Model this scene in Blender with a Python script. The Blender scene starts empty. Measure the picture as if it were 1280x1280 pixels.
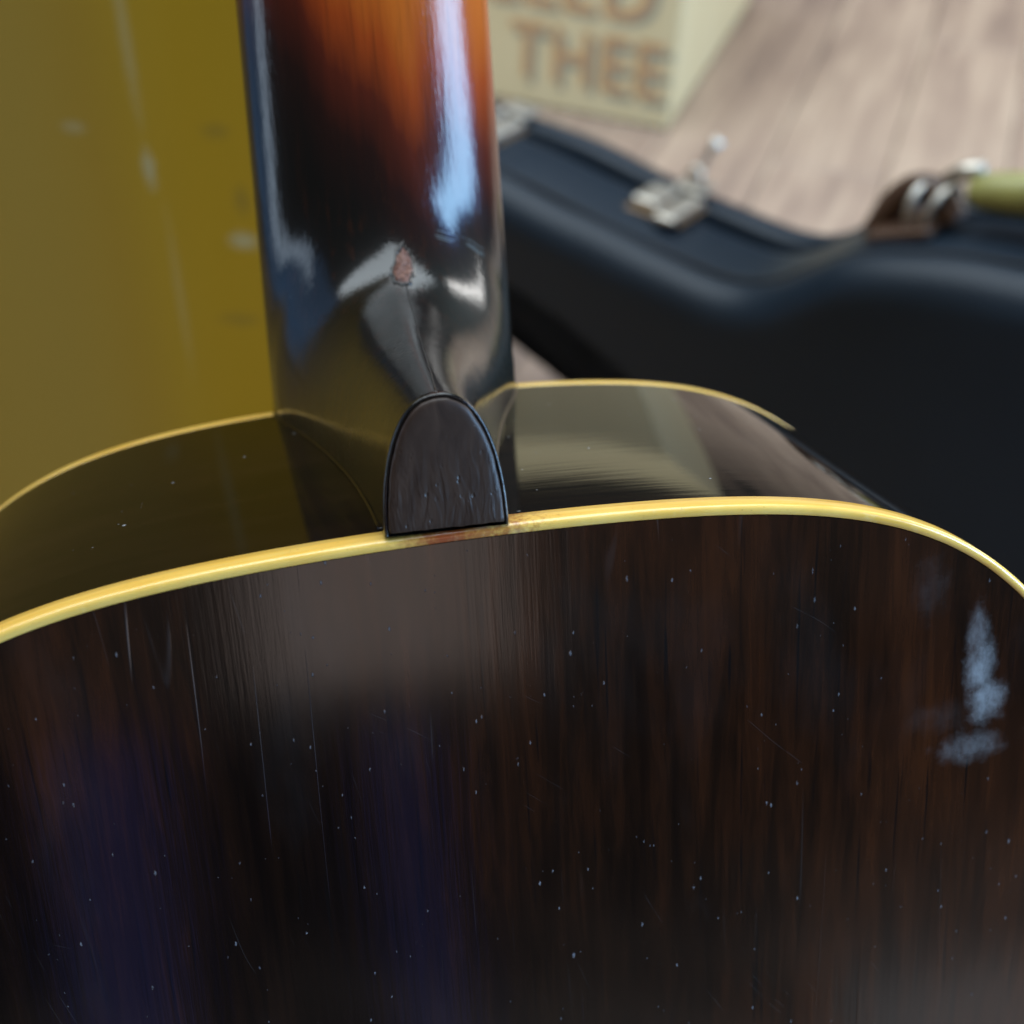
import bpy, bmesh, math, random
from mathutils import Matrix, Vector, noise as mnoise
from mathutils.bvhtree import BVHTree

random.seed(7)
scn = bpy.context.scene
COL = scn.collection
rad = math.radians

# ---------------------------------------------------------------- camera
H = 0.65572
W = Matrix(((0.998868, -0.047577, 0.0), (0.031815, 0.667955, -0.743522), (0.035374, 0.742680, 0.668712)))
cam_d = bpy.data.cameras.new("camera")
cam = bpy.data.objects.new("camera", cam_d)
COL.objects.link(cam)
cam.matrix_world = Matrix.Translation((0, 0, H)) @ W.to_4x4()
cam_d.sensor_width = 36.0
cam_d.lens = 1571.09 / 1280.0 * 36.0
cam_d.clip_start = 0.01
cam_d.clip_end = 100.0
cam_d.dof.use_dof = True
cam_d.dof.focus_distance = 0.213
cam_d.dof.aperture_fstop = 11.8
scn.camera = cam

# ---------------------------------------------------------------- world + lamps
world = bpy.data.worlds.new("World")
scn.world = world
world.use_nodes = True
bg = world.node_tree.nodes["Background"]
bg.inputs[0].default_value = (1.0, 0.93, 0.88, 1)
bg.inputs[1].default_value = 0.085
scn.view_settings.view_transform = 'Standard'
scn.view_settings.look = 'None'
scn.view_settings.exposure = 0.0
scn.view_settings.gamma = 1.0
scn.cycles.use_denoising = True
scn.cycles.caustics_reflective = False
scn.cycles.caustics_refractive = False
scn.cycles.max_bounces = 8


def area(name, loc, target, sx, sy, radiance, color):
    d = bpy.data.lights.new(name, 'AREA')
    d.shape = 'RECTANGLE'
    d.size, d.size_y = sx, sy
    d.energy = radiance * math.pi * sx * sy
    d.color = color
    o = bpy.data.objects.new(name, d)
    COL.objects.link(o)
    o.location = loc
    o.rotation_euler = (Vector(target) - Vector(loc)).to_track_quat('-Z', 'Y').to_euler()
    return o


area("window_light", (1.75, -0.22, 0.80), (0, 0.25, 0.45), 0.75, 1.5, 13.0, (0.42, 0.74, 1.0))
area("blue_halo_fill", (1.95, -0.26, 0.84), (0, 0.25, 0.45), 1.15, 1.9, 4.5, (0.14, 0.36, 1.0))  # added lamp, spreads a blue halo around the neck streak
area("far_window_light", (2.5, 2.3, 1.35), (0.45, 1.45, 0.0), 0.42, 1.9, 13.0, (1.0, 0.98, 0.95))
area("overhead_light", (-0.35, 1.3, 2.6), (0.1, 1.1, 0.0), 2.8, 3.0, 5.6, (0.82, 0.93, 1.0))
area("left_blue_fill", (-1.7, 0.30, 0.75), (0, 0.3, 0.45), 1.3, 1.7, 0.55, (0.22, 0.50, 1.0))  # added blue fill for the sheen on the heel's left
area("grey_reflection_lamp", (0.62, -0.52, 0.10), (0.1, 0.1, 0.40), 0.17, 0.13, 0.5, (0.95, 0.95, 1.0))  # added lamp, mirrored as a grey patch in the back's lacquer
area("side_window_light", (-1.35, -0.05, 0.40), (0, 0.3, 0.45), 0.30, 1.3, 2.4, (0.70, 0.85, 1.0))
area("warm_reflection_lamp", (0.165, -0.52, 0.535), (0.1, 0.1, 0.45), 0.19, 0.14, 1.5, (1.0, 0.80, 0.72))  # added lamp, stands in for a person's warm reflection in the back
area("leg_reflection_lamp_left", (-0.03, -0.52, 0.22), (-0.03, 0.1, 0.30), 0.065, 0.46, 0.45, (0.17, 0.22, 1.0))  # added lamp, stands in for a blue trouser leg mirrored in the back
area("leg_reflection_lamp_right", (0.172, -0.52, 0.22), (0.172, 0.1, 0.30), 0.04, 0.44, 0.45, (0.18, 0.22, 1.0))  # added lamp for the second mirrored trouser leg


# ---------------------------------------------------------------- helpers
def new_mesh(name, verts, faces, mat, parent=None, smooth=True):
    me = bpy.data.meshes.new(name)
    me.from_pydata([tuple(v) for v in verts], [], faces)
    me.validate()
    bm = bmesh.new()
    bm.from_mesh(me)
    bmesh.ops.recalc_face_normals(bm, faces=bm.faces)
    bm.to_mesh(me)
    bm.free()
    if smooth:
        for p in me.polygons:
            p.use_smooth = True
    o = bpy.data.objects.new(name, me)
    COL.objects.link(o)
    if mat:
        me.materials.append(mat)
    if parent:
        o.parent = parent
    return o


def empty(name, mat4):
    o = bpy.data.objects.new(name, None)
    COL.objects.link(o)
    o.empty_display_size = 0.05
    o.matrix_world = mat4
    return o


def tag(o, label=None, cat=None, group=None, kind=None):
    if label: o['label'] = label
    if cat: o['category'] = cat
    if group: o['group'] = group
    if kind: o['kind'] = kind


def loft(rings, closed=True, cap0=False, cap1=False):
    """rings: list of equal-length point lists"""
    n = len(rings[0])
    v = [p for r in rings for p in r]
    f = []
    for i in range(len(rings) - 1):
        for j in range(n if closed else n - 1):
            k = (j + 1) % n
            f.append((i * n + j, i * n + k, (i + 1) * n + k, (i + 1) * n + j))
    if cap0: f.append(tuple(range(n))[::-1])
    if cap1: f.append(tuple((len(rings) - 1) * n + j for j in range(n)))
    return v, f


def tube(path, r, n=10, closed=False):
    rings = []
    m = len(path)
    path = [Vector(p) for p in path]
    prev = None
    for i, p in enumerate(path):
        a = path[i - 1] if (i > 0 or closed) else p
        b = path[(i + 1) % m] if (i < m - 1 or closed) else p
        t = (b - a).normalized()
        if prev is None:
            u = t.orthogonal().normalized()
        else:
            u = (prev - t * prev.dot(t)).normalized()
        prev = u
        w = t.cross(u)
        rr = r(i / (m - 1)) if callable(r) else r
        rings.append([p + (u * math.cos(2 * math.pi * k / n) + w * math.sin(2 * math.pi * k / n)) * rr for k in range(n)])
    if closed: rings.append(rings[0])
    return loft(rings, True, not closed, not closed)


def bevel_box(name, dims, centre, bev, mat, parent=None, seg=2, rot=None):
    bm = bmesh.new()
    bmesh.ops.create_cube(bm, size=1.0)
    bmesh.ops.scale(bm, vec=dims, verts=bm.verts)
    if bev:
        bmesh.ops.bevel(bm, geom=bm.edges[:], offset=bev, segments=seg, affect='EDGES', profile=0.5)
    if rot: bmesh.ops.rotate(bm, matrix=rot, verts=bm.verts)
    bmesh.ops.translate(bm, vec=centre, verts=bm.verts)
    me = bpy.data.meshes.new(name)
    bm.to_mesh(me)
    bm.free()
    if mat: me.materials.append(mat)
    o = bpy.data.objects.new(name, me)
    COL.objects.link(o)
    if parent: o.parent = parent
    return o


def catmull(pts, per, closed=False):
    pts = [Vector(p) for p in pts]
    n = len(pts)
    out = []
    rng = n if closed else n - 1
    for i in range(rng):
        if closed:
            p0, p1, p2, p3 = pts[i - 1], pts[i], pts[(i + 1) % n], pts[(i + 2) % n]
        else:
            p1, p2 = pts[i], pts[i + 1]
            p0 = pts[i - 1] if i else p1 * 2 - p2
            p3 = pts[i + 2] if i + 2 < n else p2 * 2 - p1
        for k in range(per):
            t = k / per
            out.append(0.5 * (2 * p1 + (p2 - p0) * t + (2 * p0 - 5 * p1 + 4 * p2 - p3) * t * t + (3 * p1 - p0 - 3 * p2 + p3) * t ** 3))
    if not closed: out.append(pts[-1].copy())
    return out


# ---------------------------------------------------------------- material kit
class NT:
    def __init__(self, name):
        self.mat = bpy.data.materials.new(name)
        self.mat.use_nodes = True
        self.t = self.mat.node_tree
        self.p = self.t.nodes["Principled BSDF"]
        self.co = self.n('ShaderNodeTexCoord').outputs['Object']

    def n(self, typ, **kw):
        nd = self.t.nodes.new(typ)
        for k, v in kw.items(): setattr(nd, k, v)
        return nd

    def put(self, sock, v):
        if hasattr(v, 'links') or isinstance(v, bpy.types.NodeSocket):
            self.t.links.new(v, sock)
        else:
            if isinstance(v, tuple) and len(v) == 3 and len(sock.default_value) == 4: v = v + (1,)
            sock.default_value = v

    def set(self, **kw):
        for k, v in kw.items():
            self.put(self.p.inputs[k.replace('_', ' ')], v)

    def math(self, op, a, b=0.0, c=None, clamp=False):
        m = self.n('ShaderNodeMath', operation=op, use_clamp=clamp)
        self.put(m.inputs[0], a)
        self.put(m.inputs[1], b)
        if c is not None: self.put(m.inputs[2], c)
        return m.outputs[0]

    def map(self, scale=(1, 1, 1), loc=(0, 0, 0), rot=(0, 0, 0), src=None):
        m = self.n('ShaderNodeMapping')
        self.put(m.inputs[0], src or self.co)
        m.inputs['Location'].default_value = loc
        m.inputs['Rotation'].default_value = rot
        m.inputs['Scale'].default_value = scale
        return m.outputs[0]

    def noise(self, vec, scale, detail=4, rough=0.55, dist=0.0):
        m = self.n('ShaderNodeTexNoise')
        self.put(m.inputs['Vector'], vec)
        m.inputs['Scale'].default_value = scale
        m.inputs['Detail'].default_value = detail
        m.inputs['Roughness'].default_value = rough
        m.inputs['Distortion'].default_value = dist
        return m.outputs['Fac']

    def voro(self, vec, scale):
        m = self.n('ShaderNodeTexVoronoi')
        self.put(m.inputs['Vector'], vec)
        m.inputs['Scale'].default_value = scale
        return m.outputs['Distance'], m.outputs['Color']

    def ramp(self, fac, stops):
        m = self.n('ShaderNodeValToRGB')
        self.put(m.inputs[0], fac)
        el = m.color_ramp.elements
        while len(el) < len(stops): el.new(0.5)
        for e, (p, c) in zip(el, stops):
            e.position = p
            if isinstance(c, (int, float)): c = (c, c, c)
            e.color = tuple(c) + (1,)
        return m.outputs[0]

    def step(self, v, a, b):
        m = self.n('ShaderNodeMapRange', interpolation_type='SMOOTHSTEP', clamp=True)
        self.put(m.inputs[0], v)
        m.inputs[1].default_value = a
        m.inputs[2].default_value = b
        return m.outputs[0]

    def mix(self, fac, a, b):
        m = self.n('ShaderNodeMix', data_type='RGBA')
        self.put(m.inputs[0], fac)
        self.put(m.inputs[6], a)
        self.put(m.inputs[7], b)
        return m.outputs[2]

    def xyz(self, vec=None):
        s = self.n('ShaderNodeSeparateXYZ')
        self.put(s.inputs[0], vec or self.co)
        return s.outputs

    def bump(self, h, strength, dist=0.001, normal=None):
        b = self.n('ShaderNodeBump')
        b.inputs['Strength'].default_value = strength
        b.inputs['Distance'].default_value = dist
        self.put(b.inputs['Height'], h)
        if normal is not None: self.put(b.inputs['Normal'], normal)
        self.put(self.p.inputs['Normal'], b.outputs[0])
        return b.outputs[0]

    def specks(self, scale, rad_, dens, stretch=0.5, seed=0.0):
        """small dusty grains and lacquer pits, sparse"""
        w = self.n('ShaderNodeVectorMath', operation='MULTIPLY_ADD')
        nz = self.n('ShaderNodeTexNoise')
        self.put(nz.inputs['Vector'], self.co)
        nz.inputs['Scale'].default_value = 2600
        self.put(w.inputs[0], nz.outputs['Color'])
        w.inputs[1].default_value = (0.0004, 0.0004, 0.0004)
        self.put(w.inputs[2], self.co)
        d, c = self.voro(self.map((1, stretch, 1), (seed, seed * 1.7, 0), (0, 0, 0.25), src=w.outputs[0]), scale)
        s = self.n('ShaderNodeSeparateColor')
        self.put(s.inputs[0], c)
        r = self.math('MULTIPLY', s.outputs[1], rad_)
        r = self.math('MULTIPLY', r, s.outputs[1])
        cl = self.step(self.noise(self.map((1, 1, 1), (seed * 5 + 0.2, 0, 0)), 48, 3), 0.42, 0.62)
        on = self.math('LESS_THAN', s.outputs[0], self.math('MULTIPLY', self.math('ADD', cl, 0.12), dens * 1.5))
        a = self.math('SUBTRACT', r, d)
        a = self.math('MULTIPLY', a, 14.0, clamp=True)
        on = self.math('MULTIPLY', on, self.math('ADD', 0.25, self.math('MULTIPLY', s.outputs[2], 0.75)))
        return self.math('MULTIPLY', a, on)

    def blob(self, cx, cy, rx, ry, rag=0.35, nscale=300, ax=(0, 1)):
        """a ragged stain with a shape of its own"""
        x = self.xyz()
        dx = self.math('DIVIDE', self.math('SUBTRACT', x[ax[0]], cx), rx)
        dy = self.math('DIVIDE', self.math('SUBTRACT', x[ax[1]], cy), ry)
        q = self.math('ADD', self.math('MULTIPLY', dx, dx), self.math('MULTIPLY', dy, dy))
        q = self.math('SQRT', q)
        n = self.noise(self.co, nscale, 5, 0.65)
        q = self.math('ADD', q, self.math('MULTIPLY', self.math('SUBTRACT', n, 0.5), rag * 6))
        return self.step(q, 1.25, 0.15)


def simple(name, col, rough, metal=0.0, nz=0.0, ns=40, bump=0.0, bs=300):
    m = NT(name)
    c = col
    if nz:
        f = m.noise(m.co, ns, 5)
        c = m.mix(f, tuple(x * (1 - nz) for x in col), tuple(min(1, x * (1 + nz)) for x in col))
    m.set(Base_Color=c, Roughness=rough, Metallic=metal)
    if bump: m.bump(m.noise(m.co, bs, 3), bump, 0.0005)
    return m.mat


# ---- guitar back: dark stained mahogany under old lacquer
def mat_back():
    m = NT("dark_stained_mahogany")
    streak = m.noise(m.map((1, 0.075, 1)), 260, 7, 0.72, 0.4)
    broad = m.noise(m.map((1, 0.28, 1), (0.31, 0.1, 0)), 34, 4, 0.55)
    fine = m.noise(m.map((1, 0.025, 1)), 900, 3, 0.6)
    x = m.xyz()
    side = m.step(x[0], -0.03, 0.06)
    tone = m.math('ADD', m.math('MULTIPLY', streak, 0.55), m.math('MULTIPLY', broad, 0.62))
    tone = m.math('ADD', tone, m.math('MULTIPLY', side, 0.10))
    base = m.ramp(tone, [(0.48, (0.0042, 0.0022, 0.0016)), (0.62, (0.0110, 0.0046, 0.0025)), (0.74, (0.028, 0.0090, 0.0038)), (0.90, (0.060, 0.0175, 0.0058))])
    base = m.mix(m.step(fine, 0.60, 0.72), base, (0.004, 0.003, 0.003))
    # checking lines running with the grain
    def lines(seed, sc, w):
        nn = m.noise(m.map((1, 0.035, 1), (seed, seed, 0)), sc, 1.5, 0.4)
        l = m.step(m.math('ABSOLUTE', m.math('SUBTRACT', nn, 0.5)), w, 0.0)
        gate = m.step(m.noise(m.map((1, 0.3, 1), (seed * 3, 0, 0)), 55, 2), 0.56, 0.66)
        return m.math('MULTIPLY', l, gate)
    ln = m.math('MAXIMUM', lines(0.2, 60, 0.004), lines(2.7, 70, 0.004))
    topz = m.step(x[1], -0.055, -0.012)
    ln = m.math('MULTIPLY', ln, m.math('ADD', m.math('MULTIPLY', topz, 0.8), 0.15))
    sp = m.math('MAXIMUM', m.specks(400, 0.12, 0.85, 0.42, 0.0), m.specks(700, 0.15, 0.95, 0.42, 0.37))
    sp = m.math('MAXIMUM', sp, m.specks(130, 0.065, 0.20, 0.5, 0.11))
    sm = None
    for bx_, by_, rx_, ry_, am in ((0.0926, -0.0310, 0.0019, 0.0055, 0.5), (0.0936, -0.0370, 0.0026, 0.0055, 0.8), (0.0952, -0.0436, 0.0033, 0.0040, 0.8), (0.0930, -0.0530, 0.0056, 0.0028, 0.38), (0.083, -0.020, 0.003, 0.005, 0.07), (0.0865, -0.0460, 0.006, 0.0028, 0.05)):
        b_ = m.math('MULTIPLY', m.blob(bx_, by_, rx_ * 1.25, ry_ * 1.25, 0.22, 300), am)
        sm = b_ if sm is None else m.math('MAXIMUM', sm, b_)
    haze = m.math('MULTIPLY', m.step(m.noise(m.map((1, 0.4, 1), (0.7, 0.2, 0)), 45, 4), 0.52, 0.75), 0.022)
    base = m.mix(haze, base, (0.20, 0.20, 0.21))
    base = m.mix(m.math('MULTIPLY', sm, m.step(m.noise(m.map((1, 0.6, 1)), 420, 6, 0.7), 0.15, 0.80)), base, (0.27, 0.285, 0.30))
    def swirl(cx, cy, sc, gs, sd):
        dx = m.math('SUBTRACT', x[0], cx)
        dy = m.math('SUBTRACT', x[1], cy)
        r = m.math('SQRT', m.math('ADD', m.math('MULTIPLY', dx, dx), m.math('MULTIPLY', dy, dy)))
        r = m.math('ADD', r, m.math('MULTIPLY', m.noise(m.co, 25, 2), 0.006))
        wn = m.n('ShaderNodeTexWhiteNoise', noise_dimensions='1D')
        m.put(wn.inputs['W'], m.math('FLOOR', m.math('MULTIPLY', r, sc)))
        g = m.step(m.noise(m.map((1, 1, 1), (sd, 0, 0)), gs, 2), 0.60, 0.70)
        return m.math('MULTIPLY', m.math('GREATER_THAN', wn.outputs[0], 0.988), g)
    swl = m.math('MAXIMUM', swirl(0.35, 0.05, 6500, 60, 0.4), swirl(-0.2, -0.3, 6500, 75, 1.9))
    base = m.mix(m.math('MULTIPLY', swl, 0.05), base, (0.25, 0.24, 0.25))
    base = m.mix(m.math('MULTIPLY', ln, 0.5), base, (0.17, 0.15, 0.15))
    base = m.mix(m.math('MULTIPLY', sp, 0.85), base, (0.34, 0.36, 0.41))
    rough = m.math('ADD', 0.085, m.math('MULTIPLY', m.noise(m.map((1, 0.3, 1)), 70, 4), 0.09))
    rough = m.math('ADD', rough, m.math('MULTIPLY', m.math('MAXIMUM', sm, sp), 0.5))
    m.set(Base_Color=base, Roughness=rough)
    m.p.inputs['IOR'].default_value = 1.48
    h = m.math('ADD', m.math('MULTIPLY', fine, -0.25), m.math('MULTIPLY', streak, 0.25))
    h = m.math('ADD', h, m.math('ADD', sp, m.math('MULTIPLY', ln, 0.6)))
    m.bump(h, 0.16, 0.0004)
    return m.mat


def mat_rim():
    m = NT("black_lacquered_side")
    n = m.noise(m.map((0.12, 0.12, 1)), 160, 5)
    base = m.ramp(n, [(0.35, (0.0030, 0.0022, 0.0018)), (0.75, (0.010, 0.0055, 0.0035))])
    sp = m.math('MAXIMUM', m.specks(330, 0.16, 0.14, 1.0, 0.21), m.specks(620, 0.21, 0.09, 1.0, 0.5))
    x = m.xyz()
    reflect_tint = m.math('MULTIPLY', m.step(x[0], -0.01, 0.02), 0.022)  # grey reflection on the right half, painted into the colour
    base = m.mix(reflect_tint, base, (0.13, 0.14, 0.14))
    base = m.mix(sp, base, (0.42, 0.44, 0.47))
    m.set(Base_Color=base, Roughness=m.math('ADD', 0.03, m.math('ADD', m.math('MULTIPLY', n, 0.05), m.math('MULTIPLY', sp, 0.4))))
    w = m.noise(m.map((0.06, 0.06, 1)), 420, 3)
    m.p.inputs['IOR'].default_value = 1.29
    m.bump(m.math('ADD', w, sp), 0.022, 0.0004)
    return m.mat


def mat_binding():
    m = NT("aged_ivory_binding")
    n = m.noise(m.map((0.25, 0.25, 3)), 260, 4)
    n2 = m.noise(m.co, 45, 4)
    base = m.ramp(n, [(0.3, (0.92, 0.52, 0.085)), (0.7, (0.97, 0.635, 0.16))])
    base = m.mix(m.math('MULTIPLY', m.step(n2, 0.45, 0.75), 0.35), base, (0.72, 0.40, 0.07))
    st = m.math('MAXIMUM', m.blob(-0.0010, 0.0, 0.0085, 0.009, 0.22, 700), m.math('MULTIPLY', m.blob(0.003, 0.0, 0.011, 0.006, 0.45, 900), 0.8))
    base = m.mix(st, base, (0.33, 0.060, 0.010))
    base = m.mix(m.math('MULTIPLY', m.step(m.noise(m.co, 1400, 3), 0.66, 0.75), 0.4), base, (0.25, 0.13, 0.04))
    m.p.inputs['IOR'].default_value = 1.7
    scrape = m.noise(m.map((0.5, 0.5, 6)), 300, 5, 0.7)
    base = m.mix(m.math('MULTIPLY', m.step(scrape, 0.55, 0.75), 0.3), base, (0.93, 0.80, 0.42))
    m.set(Base_Color=base, Roughness=m.math('ADD', 0.10, m.math('MULTIPLY', scrape, 0.2)))
    m.p.inputs['Subsurface Weight'].default_value = 0.08
    m.p.inputs['Subsurface Radius'].default_value = (0.002, 0.0012, 0.0005)
    m.bump(n, 0.08, 0.0005)
    return m.mat


def mat_neck():
    m = NT("sunburst_neck_lacquer")
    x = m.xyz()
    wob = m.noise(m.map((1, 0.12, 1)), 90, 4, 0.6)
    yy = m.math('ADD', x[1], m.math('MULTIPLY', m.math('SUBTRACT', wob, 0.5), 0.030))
    yy = m.math('ADD', yy, m.math('ADD', m.math('MULTIPLY', m.math('MINIMUM', x[0], 0.001), 1.05), m.math('MULTIPLY', x[0], 0.25)))  # burst darkens to the left, partly painted shade of the unlit side
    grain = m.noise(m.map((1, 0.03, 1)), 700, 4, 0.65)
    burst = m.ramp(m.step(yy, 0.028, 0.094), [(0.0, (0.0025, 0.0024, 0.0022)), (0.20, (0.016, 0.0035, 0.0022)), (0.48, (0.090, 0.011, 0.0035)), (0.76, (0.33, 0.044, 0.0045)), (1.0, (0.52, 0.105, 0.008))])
    base = m.mix(m.math('MULTIPLY', m.step(grain, 0.5, 0.75), 0.45), burst, (0.03, 0.007, 0.002))
    pit = m.specks(260, 0.16, 0.05, 0.3, 0.6)
    base = m.mix(m.math('MULTIPLY', pit, m.step(yy, 0.05, 0.09)), base, (0.55, 0.33, 0.10))
    reflect_tint = m.math('MULTIPLY', m.math('MULTIPLY', m.step(x[0], 0.004, 0.012), m.step(x[1], 0.045, 0.02)), 0.06)  # green-grey reflection painted onto the heel's right cheek
    base = m.mix(reflect_tint, base, (0.16, 0.20, 0.17))
    sp = m.math('MULTIPLY', m.specks(520, 0.2, 0.06, 1.0, 0.3), m.step(x[1], 0.04, 0.015))
    base = m.mix(sp, base, (0.5, 0.5, 0.5))
    # curved rubbing scratches on the heel
    rx = m.math('SUBTRACT', x[0], -0.004)
    ry = m.math('SUBTRACT', x[1], -0.004)
    rr = m.math('SQRT', m.math('ADD', m.math('MULTIPLY', rx, rx), m.math('MULTIPLY', ry, ry)))
    sc = m.noise(m.map((1, 1, 1)), 60, 2)
    ring = m.n('ShaderNodeTexWhiteNoise', noise_dimensions='1D')
    m.put(ring.inputs['W'], m.math('FLOOR', m.math('MULTIPLY', m.math('ADD', rr, m.math('MULTIPLY', sc, 0.004)), 4200)))
    scr = m.math('MULTIPLY', m.math('GREATER_THAN', ring.outputs[0], 0.93), m.step(m.noise(m.co, 130, 3), 0.55, 0.65))
    scr = m.math('MULTIPLY', scr, m.math('MULTIPLY', m.step(x[1], 0.045, 0.038), m.step(x[0], 0.002, 0.006)))
    base = m.mix(m.math('MULTIPLY', scr, 0.25), base, (0.3, 0.34, 0.33))
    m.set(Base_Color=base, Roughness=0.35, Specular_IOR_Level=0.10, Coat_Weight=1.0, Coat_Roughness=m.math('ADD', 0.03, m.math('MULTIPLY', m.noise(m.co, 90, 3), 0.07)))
    fib = m.noise(m.map((1, 0.10, 1)), 1700, 3, 0.6)
    wav = m.noise(m.map((1, 0.3, 1)), 130, 2)
    h = m.math('ADD', m.math('MULTIPLY', fib, 0.35), m.math('MULTIPLY', wav, 0.6))
    h = m.math('ADD', h, m.math('MULTIPLY', pit, -0.8))
    m.put(m.p.inputs['Coat Normal'], m.bump(h, 0.32, 0.0005))
    return m.mat


def mat_cap():
    m = NT("dark_heel_cap")
    n = m.noise(m.map((1, 0.35, 1)), 420, 4, 0.6, 0.8)
    d, c = m.voro(m.map((1, 0.6, 1)), 900)
    pits = m.math('MULTIPLY', m.step(d, 0.30, 0.12), m.step(m.noise(m.co, 160, 3), 0.48, 0.6))
    big = m.noise(m.co, 120, 3)
    base = m.ramp(n, [(0.3, (0.024, 0.0130, 0.0090)), (0.75, (0.050, 0.029, 0.020))])
    base = m.mix(m.math('MULTIPLY', m.specks(700, 0.2, 0.04, 1.0, 0.9), 0.8), base, (0.35, 0.35, 0.38))
    m.set(Base_Color=base, Roughness=m.math('ADD', 0.36, m.math('MULTIPLY', big, 0.12)))
    m.p.inputs['Specular IOR Level'].default_value = 0.35
    rip = m.noise(m.map((1, 0.22, 1)), 620, 2, 0.5, 1.2)
    low = m.step(m.xyz()[1], 0.019, 0.004)
    h = m.math('ADD', m.math('MULTIPLY', m.math('MULTIPLY', rip, low), 1.0), m.math('MULTIPLY', m.math('MULTIPLY', pits, low), -0.6))
    m.bump(h, 0.55, 0.0006)
    return m.mat


def mat_floor():
    m = NT("greyed_oak_plank")
    oi = m.n('ShaderNodeObjectInfo')
    rnd = oi.outputs['Random']
    off = m.n('ShaderNodeVectorMath', operation='ADD')
    cmb = m.n('ShaderNodeCombineXYZ')
    m.put(cmb.inputs[0], m.math('MULTIPLY', rnd, 31.0))
    m.put(cmb.inputs[1], m.math('MULTIPLY', rnd, 17.0))
    m.put(off.inputs[0], m.co)
    m.put(off.inputs[1], cmb.outputs[0])
    v = off.outputs[0]
    a = m.noise(m.map((1, 0.06, 1), src=v), 45, 6, 0.62, 0.5)
    b = m.noise(m.map((1, 0.25, 1), src=v), 14, 3)
    f = m.noise(m.map((1, 0.02, 1), src=v), 260, 4, 0.6)
    t = m.math('ADD', m.math('MULTIPLY', a, 0.65), m.math('MULTIPLY', b, 0.45))
    t = m.math('ADD', t, m.math('MULTIPLY', m.math('SUBTRACT', rnd, 0.5), 0.10))
    base = m.ramp(t, [(0.34, (0.18, 0.126, 0.102)), (0.50, (0.315, 0.222, 0.168)), (0.62, (0.40, 0.290, 0.215)), (0.75, (0.48, 0.36, 0.27))])
    base = m.mix(m.math('MULTIPLY', m.step(f, 0.55, 0.72), 0.45), base, (0.11, 0.08, 0.07))
    m.p.inputs['Specular IOR Level'].default_value = 0.2
    m.set(Base_Color=base, Roughness=m.math('ADD', 0.34, m.math('MULTIPLY', f, 0.15)))
    m.bump(f, 0.15, 0.001)
    return m.mat


def mat_panel():
    m = NT("mustard_painted_panel")
    v = m.noise(m.map((1, 1, 0.15)), 22, 4)
    n = m.noise(m.co, 60, 5, 0.6)
    base = m.mix(v, (0.41, 0.200, 0.006), (0.47, 0.240, 0.012))
    x = m.xyz()
    left = m.step(x[0], -0.065, -0.150)
    base = m.mix(m.math('MULTIPLY', left, 0.6), base, (0.40, 0.255, 0.050))
    A = (0, 2)
    for cx, cz, rx, rz, amt in ((-0.090, 0.422, 0.0030, 0.010, 0.5), (-0.117, 0.437, 0.006, 0.0032, 0.3), (-0.056, 0.392, 0.007, 0.005, 0.5), (-0.0905, 0.475, 0.003, 0.040, 0.22), (-0.086, 0.365, 0.0022, 0.045, 0.14)):
        b = m.blob(cx, cz, rx, rz, 0.18, 260, A)
        base = m.mix(m.math('MULTIPLY', b, amt), base, (0.50, 0.44, 0.26))
    for cx, cz, rx, rz, amt in ((-0.062, 0.439, 0.007, 0.004, 0.28), (-0.062, 0.354, 0.011, 0.004, 0.28), (-0.055, 0.41, 0.004, 0.008, 0.35)):
        b = m.blob(cx, cz, rx, rz, 0.2, 220, A)
        base = m.mix(m.math('MULTIPLY', b, amt), base, (0.13, 0.09, 0.03))
    m.p.inputs['Specular IOR Level'].default_value = 0.2
    m.set(Base_Color=base, Roughness=0.5)
    m.bump(n, 0.05, 0.001)
    return m.mat


def mat_vinyl():
    m = NT("black_case_vinyl")
    n = m.noise(m.co, 12, 4)
    base = m.mix(n, (0.005, 0.010, 0.017), (0.010, 0.018, 0.029))
    d, c = m.voro(m.co, 700)
    m.p.inputs['Specular IOR Level'].default_value = 0.2
    m.set(Base_Color=base, Roughness=m.math('ADD', 0.34, m.math('MULTIPLY', n, 0.12)))
    m.bump(m.math('ADD', d, m.math('MULTIPLY', m.noise(m.co, 25, 2), 0.8)), 0.12, 0.001)
    return m.mat


def mat_card(name, c0, c1):
    m = NT(name)
    n = m.noise(m.map((1, 1, 0.2)), 30, 5)
    base = m.mix(n, c0, c1)
    m.set(Base_Color=base, Roughness=0.75)
    m.bump(m.noise(m.map((1, 1, 0.1)), 160, 2), 0.1, 0.001)
    return m.mat


M_BACK, M_RIM, M_BIND, M_NECK, M_CAP = mat_back(), mat_rim(), mat_binding(), mat_neck(), mat_cap()
M_FLOOR, M_PANEL, M_VINYL = mat_floor(), mat_panel(), mat_vinyl()
M_SUB = simple("dark_subfloor", (0.03, 0.024, 0.02), 0.9)
M_CARD = mat_card("cream_cardboard", (0.60, 0.465, 0.24), (0.70, 0.57, 0.33))
M_ORANGE = simple("orange_print", (0.54, 0.30, 0.13), 0.7, nz=0.2, ns=60)
M_GREY = simple("grey_print", (0.30, 0.27, 0.19), 0.7, nz=0.2, ns=60)
M_NICKEL = simple("worn_nickel", (0.50, 0.46, 0.40), 0.42, 1.0, nz=0.15, ns=90)
M_BRASS = simple("dull_brass_plate", (0.20, 0.14, 0.09), 0.5, 1.0, nz=0.3, ns=80)
M_LEATHER = simple("brown_leather", (0.055, 0.026, 0.014), 0.45, nz=0.35, ns=60, bump=0.2)
M_GRIP = simple("olive_worn_grip", (0.26, 0.25, 0.075), 0.4, nz=0.25, ns=50, bump=0.2)
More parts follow.
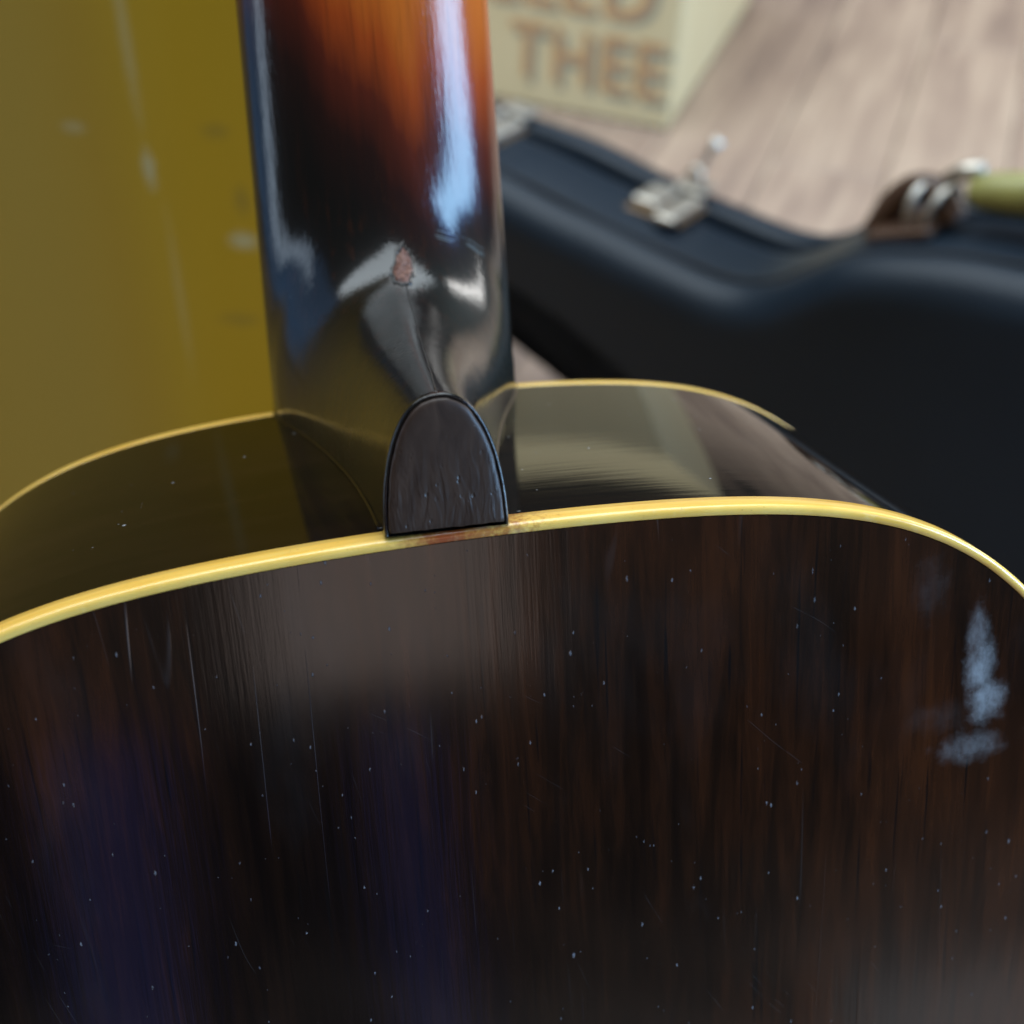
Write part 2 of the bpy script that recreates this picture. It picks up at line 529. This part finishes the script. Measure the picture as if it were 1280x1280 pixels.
M_GAP = simple("black_felt", (0.003, 0.003, 0.0035), 0.9)
M_TOP = simple("aged_spruce", (0.50, 0.28, 0.09), 0.25, nz=0.15, ns=50)
M_ROSE = simple("dark_rosewood", (0.02, 0.011, 0.008), 0.4, nz=0.4, ns=120)
M_GROOVE = simple("glue_line", (0.004, 0.003, 0.003), 0.5)


def mat_chip():
    m = NT("bare_chipped_wood")
    n = m.noise(m.co, 900, 4, 0.7)
    m.set(Base_Color=m.ramp(n, [(0.34, (0.07, 0.022, 0.014)), (0.5, (0.20, 0.080, 0.050)), (0.62, (0.30, 0.15, 0.10)), (0.72, (0.5, 0.36, 0.3))]), Roughness=0.4)
    m.bump(n, 1.0, 0.001)
    return m.mat


M_CHIP = mat_chip()

# ---------------------------------------------------------------- floor
floor = new_mesh("floor", [(-9, -9, -0.012), (9, -9, -0.012), (9, 9, -0.012), (-9, 9, -0.012)], [(0, 1, 2, 3)], M_SUB, smooth=False)
tag(floor, kind="structure")
PW, PL, GAP = 0.130, 1.22, 0.0016
ang = -math.atan2(0.316, 0.949)
ca, sa = math.cos(ang), math.sin(ang)
plank_me = None
for i in range(-12, 22):
    for k in range(-2, 4):
        sh = ((i * 0.37) % 1.0) * PL
        lx, ly = i * PW + 0.03, k * PL + sh
        wx, wy = ca * lx - sa * ly, sa * lx + ca * ly
        if not (-1.3 < wx < 2.3 and -1.3 < wy < 3.9): continue
        if plank_me is None:
            o = bevel_box("plank", (PW - GAP, PL - GAP, 0.012), (0, 0, -0.006), 0.0012, M_FLOOR, seg=1)
            plank_me = o.data
        else:
            o = bpy.data.objects.new("plank", plank_me)
            COL.objects.link(o)
        o.parent = floor
        o.location = (wx, wy, -0.0003 * ((i * 7 + k * 3) % 3))
        o.rotation_euler = (0, 0, ang)

# ---------------------------------------------------------------- mustard panel
def fold(x):                              # gentle crease a third of the way along
    return 0.0 if x > -0.10 else (-0.10 - x) * 0.10
xs = [0.0 - 0.01 * i for i in range(0, 71)]
front, back_ = [], []
rings = []
PH, PT = 1.25, 0.05
prof = [(0.006, 0.0), (0.0018, 0.0018), (0.0, 0.006)]
sec = []
for zz in (0.0, PH):
    row = [(xs[0] - 0.0, PT, zz), (xs[0], 0.006, zz), (xs[0] - 0.0018, 0.0018, zz), (xs[0] - 0.006, 0.0, zz)]
    row += [(x, fold(x), zz) for x in xs[1:]]
    row += [(xs[-1], PT + fold(xs[-1]), zz)]
    sec.append(row)
zs = [PH * i / 12 for i in range(13)]
rings = [[(p[0], p[1], z) for p in sec[0]] for z in zs]
v, f = loft(rings, True, True, True)
panel = new_mesh("yellow_panel", v, f, M_PANEL, smooth=False)
for p in panel.data.polygons: p.use_smooth = len(p.vertices) == 4
panel.location = (-0.058, 0.450, 0)
tag(panel, "upright mustard yellow panel with pale scuffs left of the guitar neck", "panel")

# ---------------------------------------------------------------- cardboard box
bx = empty("cardboard_box", Matrix.Translation((0.163, 1.416, 0.0)) @ Matrix.Rotation(ang, 4, 'Z'))
tag(bx, "cream cardboard box printed with orange words standing behind the guitar case", "box")
BWD, BDP, BHT = 0.46, 0.45, 0.34
# local: x to the left is negative, y away
bevel_box("carton", (BWD, BDP, BHT), (-BWD / 2, BDP / 2, BHT / 2 + 0.001), 0.004, M_CARD, bx)
bevel_box("lid_flap", (BWD - 0.01, BDP / 2 - 0.002, 0.003), (-BWD / 2, BDP / 4, BHT + 0.0026), 0.001, M_CARD, bx, 1)
bevel_box("lid_flap", (BWD - 0.01, BDP / 2 - 0.002, 0.003), (-BWD / 2, BDP * 3 / 4, BHT + 0.0026), 0.001, M_CARD, bx, 1)
def word(txt, right, base, height, width, mat, name, lift, shear=0.0):
    cu = bpy.data.curves.new("word", 'FONT')
    cu.body = txt
    cu.offset = 0.008
    cu.extrude = 0.0004
    cu.space_character = 1.12
    t = bpy.data.objects.new("word", cu)
    COL.objects.link(t)
    dg = bpy.context.evaluated_depsgraph_get()
    me = bpy.data.meshes.new_from_object(t.evaluated_get(dg))
    bpy.data.objects.remove(t)
    bpy.data.curves.remove(cu)
    xs_ = [q.co.x for q in me.vertices]
    ys_ = [q.co.y for q in me.vertices]
    x0, x1, y0, y1 = min(xs_), max(xs_), min(ys_), max(ys_)
    for q in me.vertices:
        a = (q.co.x - x1) / (x1 - x0) * width
        b = (q.co.y - y0) / (y1 - y0) * height
        q.co = Vector((right + a, -lift - (q.co.z + 0.002) * 0.1, base + b))
    me.materials.clear()
    me.materials.append(mat)
    o = bpy.data.objects.new(name, me)
    COL.objects.link(o)
    o.parent = bx
    return o
word("MILLED", -0.026, 0.116, 0.072, 0.30, M_GREY, "word_shadow", 0.0003)
word("MILLED", -0.034, 0.122, 0.072, 0.30, M_ORANGE, "printed_word", 0.0009)
word("THEE", -0.003, 0.027, 0.066, 0.192, M_GREY, "word_shadow", 0.0003)
word("THEE", -0.014, 0.036, 0.066, 0.188, M_ORANGE, "printed_word", 0.0009)

# ---------------------------------------------------------------- guitar case
case = empty("guitar_case", Matrix.Translation((-0.021, 0.780, 0.0)) @ Matrix.Rotation(rad(-38), 4, 'Z'))
tag(case, "black vinyl guitar case standing on its long edge with handle and latches up", "guitar case")
CZ = 0.192
up = [(-0.20, 0.0), (-0.196, 0.036), (-0.165, 0.051), (-0.08, 0.053), (0.0, 0.052), (0.06, 0.048), (0.12, 0.045), (0.17, 0.046), (0.200, 0.056), (0.225, 0.076), (0.248, 0.094), (0.282, 0.109), (0.327, 0.122), (0.40, 0.134), (0.46, 0.133), (0.53, 0.125), (0.60, 0.138), (0.68, 0.170), (0.76, 0.189), (0.84, 0.176), (0.90, 0.125), (0.925, 0.05), (0.928, 0.0)]
LOWER = {0.12: -0.088, 0.06: -0.068, 0.0: -0.057, 0.17: -0.120}
dn = [(u, LOWER.get(u) or -(w if u < 0.2 or u > 0.6 else w + 0.055 * math.sin((u - 0.2) / 0.4 * math.pi))) for u, w in up[-2:0:-1]]
cpts = up + dn
cpts = [Vector((a, b, 0)) for a, b in cpts]
outl2 = catmull(cpts, 6, True)
def offs(pts, d):
    n = len(pts)
    out = []
    for i in range(n):
        t = (pts[(i + 1) % n] - pts[i - 1]).normalized()
        nn = Vector((t.y, -t.x, 0))          # outline runs clockwise seen from the front -> flip inward
        out.append(pts[i] + nn * d)
    return out
FLAT = Matrix(((1, 0, 0), (0, 0, 0), (0, 0, 1)))
def case_shell(name, prof, mat, parent):
    rings = []
    for d, y in prof:
        rings.append([Vector((p.x, y, CZ + p.y)) + FLAT @ mnoise.noise_vector(Vector((p.x * 14, y * 10, p.y * 14))) * 0.0028 for p in offs(outl2, d)])
    v, f = loft(rings, True, True, True)
    return new_mesh(name, v, f, mat, parent)
R = 0.024
rollp = [(R - R * math.sin(a), R - R * math.cos(a)) for a in [math.pi / 2 * k / 8 for k in range(9)]]
lidp = [(0.045, 0.0), (0.034, 0.0)] + rollp + [(0.0006, R + 0.003), (0.0, R + 0.006), (0.0, 0.070), (0.0, 0.078), (0.003, 0.082), (0.03, 0.082)]
case_shell("lid", lidp, M_VINYL, case)
basep = [(0.03, 0.096), (0.0035, 0.096), (0.001, 0.0985), (0.001, 0.110)] + [(0.001 + 0.016 - 0.016 * math.cos(a), 0.110 + 0.016 * math.sin(a)) for a in [math.pi / 2 * k / 6 for k in range(1, 7)]] + [(0.04, 0.126)]
case_shell("base_shell", basep, M_VINYL, case)
case_shell("seam_gasket", [(0.032, 0.080), (0.014, 0.080), (0.014, 0.098), (0.032, 0.098)], M_GAP, case)
ring = [(p.x, R + 0.0035, CZ + p.y) for p in offs(outl2, 0.0005)]
v, f = tube(ring, 0.0022, 8, True)
new_mesh("piping", v, f, M_GAP, case)
# latches
def latch(u, zt, slope, lever):
    lt = bevel_box("latch", (0.046, 0.034, 0.003), (0, 0, 0.0015), 0.001, M_BRASS, case)
    lt.matrix_local = Matrix.Translation((u, 0.070, zt)) @ Matrix.Rotation(-slope, 4, 'Y')
    bevel_box("hasp_cover", (0.020, 0.030, 0.006), (-0.011, 0.004, 0.006), 0.0024, M_NICKEL, lt)
    bevel_box("hasp_cover", (0.016, 0.040, 0.006), (0.013, -0.004, 0.006), 0.0024, M_NICKEL, lt)
    bevel_box("strike_plate", (0.024, 0.018, 0.003), (0.0, 0.036, 0.0045), 0.001, M_NICKEL, lt)
    if not lever: return
    a = [(0.0045 * math.cos(t), 0.034 + 0.002 * math.sin(t), 0.012 + 0.006 * math.sin(t)) for t in [2 * math.pi * k / 16 for k in range(16)]]
    v, f = tube(a, 0.0022, 8, True)
    new_mesh("catch_loop", v, f, M_NICKEL, lt)
    v, f = tube([(0.002, 0.036, 0.005), (0.003, 0.040, 0.020), (0.005, 0.046, 0.030), (0.0075, 0.050, 0.036)], lambda t: 0.0016 + 0.0034 * max(0, t - 0.55) / 0.45, 10)
    new_mesh("hasp_lever", v, f, M_NICKEL, lt)
latch(0.092, CZ + 0.0465, 0.05, True)
latch(-0.066, CZ + 0.0525, 0.0, False)
# handle on the sloping shoulder
hd = bevel_box("handle", (0.040, 0.044, 0.006), (0, 0, 0.003), 0.002, M_LEATHER, case)
HM = Matrix.Translation((0.266, 0.062, CZ + 0.103)) @ Matrix.Rotation(-rad(26), 4, 'Y')
hd.matrix_local = HM
def to_h(p):                               # case-local -> handle-local
    return HM.inverted() @ Vector(p)
lp = [to_h(p) for p in [(0.243, 0.064, CZ + 0.092), (0.249, 0.066, CZ + 0.112), (0.260, 0.066, CZ + 0.126), (0.274, 0.064, CZ + 0.128), (0.288, 0.062, CZ + 0.116)]]
v, f = tube(catmull(lp, 6), 0.0085, 10)
new_mesh("leather_loop", v, f, M_LEATHER, hd)
for cx, cz, tl in ((0.279, 0.121, 0.2), (0.268, 0.118, -0.2)):
    pts = []
    for k in range(20):
        t = 2 * math.pi * k / 20
        pts.append(to_h((cx + 0.003 * math.cos(t) + tl * 0.01 * math.sin(t), 0.062 + 0.014 * math.cos(t), CZ + cz + 0.014 * math.sin(t))))
    v, f = tube(pts, 0.0024, 8, True)
    new_mesh("ring", v, f, M_NICKEL, hd)
gp = [to_h(p) for p in [(0.292, 0.062, CZ + 0.136), (0.303, 0.062, CZ + 0.140), (0.320, 0.062, CZ + 0.145), (0.345, 0.062, CZ + 0.153), (0.375, 0.062, CZ + 0.157), (0.395, 0.062, CZ + 0.155)]]
v, f = tube(catmull(gp, 6), lambda t: 0.006 + 0.006 * math.sin(math.pi * min(1, max(0, t))) ** 0.5, 12)
new_mesh("grip", v, f, M_GRIP, hd)
v, f = tube([to_h(p) for p in [(0.276, 0.066, CZ + 0.136), (0.284, 0.068, CZ + 0.144), (0.294, 0.070, CZ + 0.148)]], 0.005, 10)
new_mesh("grip_ferrule", v, f, M_NICKEL, hd)

# ---------------------------------------------------------------- guitar
G = Matrix(((0.975374, -0.093226, 0.199885), (0.220451, 0.384075, -0.896598), (0.006815, 0.918583, 0.395168)))
C0 = Vector((-0.022479, 0.068139, 0.186529))
gm = Matrix.Translation(Vector((0, 0, H)) - G @ C0) @ G.to_4x4()
gtr = empty("acoustic_guitar", gm)
tag(gtr, "dark brown acoustic guitar seen from behind with yellow binding and sunburst neck", "guitar")
cc = (0.0719979969, 0.0691787455, 0.0942705233, -0.0247243991, -0.000474608339)
def oy(x):
    u = x * 10
    return -0.1 * (cc[0] * u ** 2 + cc[1] * u ** 4 + cc[2] * u ** 6 + cc[3] * u + cc[4] * u ** 3)
top_pts = [(x / 1000.0, oy(x / 1000.0)) for x in range(-128, 129, 8)]
rest = [(0.1435, -0.145), (0.139, -0.188), (0.127, -0.235), (0.129, -0.275), (0.155, -0.330), (0.188, -0.380), (0.203, -0.425), (0.192, -0.467), (0.150, -0.499), (0.080, -0.512), (0.0, -0.514)]
full = top_pts + rest + [(-a, b) for a, b in rest[-2::-1]]
full[len(top_pts) + 0] = (0.1435, -0.140)
OUT = catmull([Vector((a, b, 0)) for a, b in full], 8, True)
NO = len(OUT)
NRM = []
for i in range(NO):
    t = (OUT[(i + 1) % NO] - OUT[i - 1]).normalized()
    NRM.append(Vector((-t.y, t.x, 0)))       # outward normal for a clockwise outline
def ins(d):
    return [OUT[i] - NRM[i] * d for i in range(NO)]
D0 = 0.0954
def depth(y):                                # body gets deeper towards the tail
    return D0 + max(0.0, min(1.0, -y / 0.514)) * 0.022
# back plate: concentric rings, slightly domed
BI = 0.0017
edge = ins(BI)
cen = Vector((0, -0.262, 0))
rings = []
NR = 26
for k in range(NR):
    s = 1 - (k / NR) ** 1.3 * 0.985
    q = 1 - s
    rings.append([Vector((cen.x + (p.x - cen.x) * s, cen.y + (p.y - cen.y) * s, 0.0022 * q * q * (3 - 2 * q) - 0.00008)) for p in edge])
v, f = loft(rings, True, False, True)
new_mesh("back", v, f, M_BACK, gtr)
# rim
rings = []
for k in range(15):
    t = k / 14
    rings.append([Vector((OUT[i].x, OUT[i].y, -0.0042 + (-(depth(OUT[i].y) - 0.0032) + 0.0042) * t)) for i in range(NO)])
v, f = loft(rings)
new_mesh("side", v, f, M_RIM, gtr)
# bindings
def binding(zf, sgn, ht):
    prof = [(0.0003, -ht - 0.0002), (-0.00012, -ht), (-0.00012, -ht * 0.6), (-0.00012, -0.0011)]
    r = 0.0008
    prof += [(-0.00012 + r - r * math.cos(a), -r + r * math.sin(a)) for a in [math.pi / 2 * k / 7 for k in range(8)]]
    prof += [(BI - 0.00015, 0.0), (BI - 0.0001, -0.0008)]
    rings = []
    for d, z in prof:
        row = ins(d)
        rings.append([Vector((p.x, p.y, zf(OUT[i].y) + sgn * z)) for i, p in enumerate(row)])
    v, f = loft(rings)
    return new_mesh("binding", v, f, M_BIND, gtr)
binding(lambda y: 0.0, 1, 0.0046)
binding(lambda y: -depth(y), -1, 0.0036)
# soundboard
rings = [[Vector((cen.x + (p.x - cen.x) * s, cen.y + (p.y - cen.y) * s, -depth(cen.y + (p.y - cen.y) * s) + 0.0002)) for p in edge] for s in (1, 0.7, 0.4, 0.1)]
v, f = loft(rings, True, False, True)
new_mesh("soundboard", v, f, M_TOP, gtr)

# neck and heel: sections that swing from the heel cap plane to square across the neck
def nw(y): return 0.0276 - y * 0.0185
keys = [  # A(y,z)  B(y,z)  half width
    ((0.0004, -0.0002), (0.0227, -0.0002), 0.0100),
    ((-0.001, -0.0100), (0.0222, -0.0095), 0.0105),
    ((-0.002, -0.0200), (0.0218, -0.0190), 0.0114),
    ((-0.002, -0.0340), (0.0219, -0.0330), 0.0131),
    ((-0.002, -0.0480), (0.0226, -0.0460), 0.0158),
    ((-0.002, -0.0590), (0.0240, -0.0560), 0.0183),
    ((-0.002, -0.0700), (0.0270, -0.0650), 0.0213),
    ((-0.002, -0.0800), (0.0325, -0.0720), 0.0245),
    ((-0.002, -0.0880), (0.0410, -0.0762), 0.0268),
    ((0.0005, -0.0955), (0.0505, -0.0779), 0.0276),
    ((0.0250, -0.0955), (0.0610, -0.0784), nw(0.025)),
    ((0.0550, -0.0955), (0.0760, -0.0786), nw(0.055)),
    ((0.0950, -0.0955), (0.1020, -0.0788), nw(0.095)),
    ((0.1500, -0.0955), (0.1510, -0.0792), nw(0.150)),
    ((0.2500, -0.0955), (0.2500, -0.0800), nw(0.250)),
    ((0.3450, -0.0955), (0.3450, -0.0806), nw(0.345)),
]
kv = [Vector((a[0], a[1], b[0], )) for a, b, w in keys]
kw = [Vector((b[1], w, 0)) for a, b, w in keys]
PER = 8
ka, kb = catmull(kv, PER), catmull(kw, PER)
for _ in range(14):
    for arr in (ka, kb):
        src = [q.copy() for q in arr]
        for q in range(1, len(arr) - 1):
            if 2 < q < 9 * PER + 20: arr[q] = src[q - 1] * 0.25 + src[q] * 0.5 + src[q + 1] * 0.25
NS = 56
rings = []
for i in range(len(ka)):
    ay, az, by = ka[i]
    bz, w = kb[i].x, kb[i].y
    t = i / PER
    blend = max(0.0, min(1.0, (t - 4) / 5))
    pe = 2.35 * (1 - blend) + 2.15 * blend       # a little pointed on the heel, D on the neck
    ridge = 0.0006 * math.exp(-((t - 4.5) / 3.0) ** 2)
    row = []
    for k in range(NS + 1):
        th = math.pi * k / NS
        c, s = math.cos(th), math.sin(th)
        x = -w * (abs(c) ** (2 / pe)) * (1 if c > 0 else -1)
        h = abs(s) ** (2 / 2.05)
        dx = x / w
        dirv = Vector((by - ay, bz - az))
        L = dirv.length
        h2 = h + ridge / L * math.exp(-(dx / 0.16) ** 2) * 1.2
        shift = -0.0011 * max(0.0, 1 + az / 0.075)
        row.append(Vector((x + shift, ay + dirv.x * h2, az + dirv.y * h2)))
    rings.append(row)
# rounded lip at the cap end
first = rings[0]
CX = -0.0011
lip = []
def shrink(p, d, z):
    return Vector((CX + (p.x - CX) * (1 - d / 0.0100), p.y * (1 - d / 0.0227) if p.y > 0.001 else p.y, z))
for ins_, dz in ((0.0008, -0.0012), (0.00062, 0.00025), (0.00045, 0.0004), (0.00025, 0.00035), (0.0001, 0.0002)):
    lip.append([shrink(p, ins_, p.z + dz) for p in first])
rings = lip + rings
v, f = loft(rings, True, True, True)
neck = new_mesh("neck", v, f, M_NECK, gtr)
# heel cap plate
base_ring = [p.copy() for p in first]
q0, q1 = first[-1], first[0]
for k in range(1, 16):
    base_ring.append(q0.lerp(q1, k / 16))
def capring(d, z):
    out = []
    for k, p in enumerate(base_ring):
        q = shrink(p, d, z)
        if k > NS or p.y <= 0.001: q.y = 0.0007 + d * 0.3
        jag = 0.00018 * mnoise.noise(Vector((p.x * 900, p.y * 700, z * 50)))
        out.append(Vector((q.x + jag, q.y + jag * 0.8, z)))
    return out
cr = [capring(0.00085, -0.0015), capring(0.0007, -0.0001), capring(0.00085, 0.00035), capring(0.0011, 0.00055), capring(0.0017, 0.0007)]
for k in range(1, 10):
    s = 1 - k / 10
    cr.append([Vector((CX + (p.x - CX) * s, 0.009 + (p.y - 0.009) * s, 0.0007 + 0.0002 * (1 - s * s))) for p in cr[4]])
v, f = loft(cr, True, True, True)
new_mesh("heel_cap", v, f, M_CAP, gtr)
# lacquer fillet where the heel cheeks meet the side
for sg in (-1, 1):
    path = []
    for i in range(0, 9 * PER, 3):
        path.append(Vector((sg * kb[i].y - 0.0011 * max(0.0, 1 + ka[i].y / 0.075), oy(sg * kb[i].y) + 0.0001, min(ka[i].y, -0.0055))))
    v, f = tube(path, 0.0006, 8)
    new_mesh("lacquer_fillet", v, f, M_RIM, gtr)
# fingerboard
rings = []
for y in (-0.115, 0.0, 0.12, 0.25, 0.345):
    w = nw(y)
    rings.append([Vector((-w, y, -0.0957)), Vector((-w, y, -0.1010)), Vector((-w * 0.6, y, -0.1018)), Vector((w * 0.6, y, -0.1018)), Vector((w, y, -0.1010)), Vector((w, y, -0.0957))])
v, f = loft(rings, True, True, True)
new_mesh("fingerboard", v, f, M_ROSE, gtr, smooth=False)
# headstock, tilted towards the back
hp = [(-0.021, 0.343), (-0.023, 0.362), (-0.032, 0.375), (-0.036, 0.44), (-0.033, 0.515), (-0.02, 0.525), (0.0, 0.520), (0.02, 0.525), (0.033, 0.515), (0.036, 0.44), (0.032, 0.375), (0.023, 0.362), (0.021, 0.343)]
rings = []
for dz in (0.0, 0.0145):
    rings.append([Vector((a, b, -0.0955 + (b - 0.343) * 0.25 + dz)) for a, b in hp])
v, f = loft(rings, True, True, True)
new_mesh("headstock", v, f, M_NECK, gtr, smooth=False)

# chip in the lacquer on the heel ridge
me = neck.data
bvh = BVHTree.FromPolygons([q.co for q in me.vertices], [tuple(p.vertices) for p in me.polygons])
def on_neck(x, y):
    o, d = C0, None
    tgt = Vector((x, y, -0.074))
    d = (tgt - C0).normalized()
    hit = bvh.ray_cast(C0, d)
    return hit[0], hit[1]
cx, cy = 0.0019, 0.0316
rings = []
NC = 22
for k, (s, lift) in enumerate(((1.0, -0.0004), (0.93, 0.0002), (0.78, 0.00055), (0.55, 0.0004), (0.3, 0.00065), (0.06, 0.0005))):
    row = []
    for j in range(NC):
        th = 2 * math.pi * j / NC
        r = 1 + 0.30 * mnoise.noise(Vector((math.cos(th) * 1.7, math.sin(th) * 1.7, 3.3)))
        dx = 0.0023 * math.cos(th) * r * s
        dy = (0.0044 * math.sin(th) if math.sin(th) > 0 else 0.0032 * math.sin(th)) * r * s
        if math.sin(th) > 0: dx *= 1 - 0.55 * math.sin(th)
        p, nn = on_neck(cx + dx + dy * 0.08, cy + dy)
        if nn.z < 0 and nn.y < 0: nn = -nn
        row.append(p + nn * (lift + 0.0007 * mnoise.noise(Vector((dx * 1300, dy * 1300, 1.0)))))
    rings.append(row)
v, f = loft(rings, True, False, True)
new_mesh("lacquer_chip", v, f, M_CHIP, gtr)

lipp = []
for j in range(40):
    th = 2 * math.pi * j / 40
    r = 1 + 0.30 * mnoise.noise(Vector((math.cos(th) * 1.7, math.sin(th) * 1.7, 3.3)))
    jg = 1.0 + 0.32 * mnoise.noise(Vector((j * 1.7, 0.3, 0.9)))
    dx = 0.0024 * math.cos(th) * r * jg
    dy = (0.0046 * math.sin(th) if math.sin(th) > 0 else 0.0034 * math.sin(th)) * r * jg
    if math.sin(th) > 0: dx *= 1 - 0.55 * math.sin(th)
    p, nn = on_neck(cx + dx + dy * 0.08, cy + dy)
    lipp.append(p)
v, f = tube(lipp, 0.00036, 6, True)
new_mesh("lacquer_lip", v, f, M_NECK, gtr)
crk = []
for k in range(26):
    t = k / 25
    ky = 0.0285 - 0.0 * t
    tgt = Vector((0.0022 - 0.0026 * t + 0.00018 * mnoise.noise(Vector((k * 0.6, 0, 0))), 0.0283 - 0.0085 * t ** 0.8, -0.072 + 0.068 * t))
    hit = bvh.ray_cast(C0, (tgt - C0).normalized())
    if hit[0] is not None and (hit[0] - tgt).length < 0.02: crk.append(hit[0])
v, f = tube(crk, 0.00016, 6)
new_mesh("lacquer_crack", v, f, M_NECK, gtr)
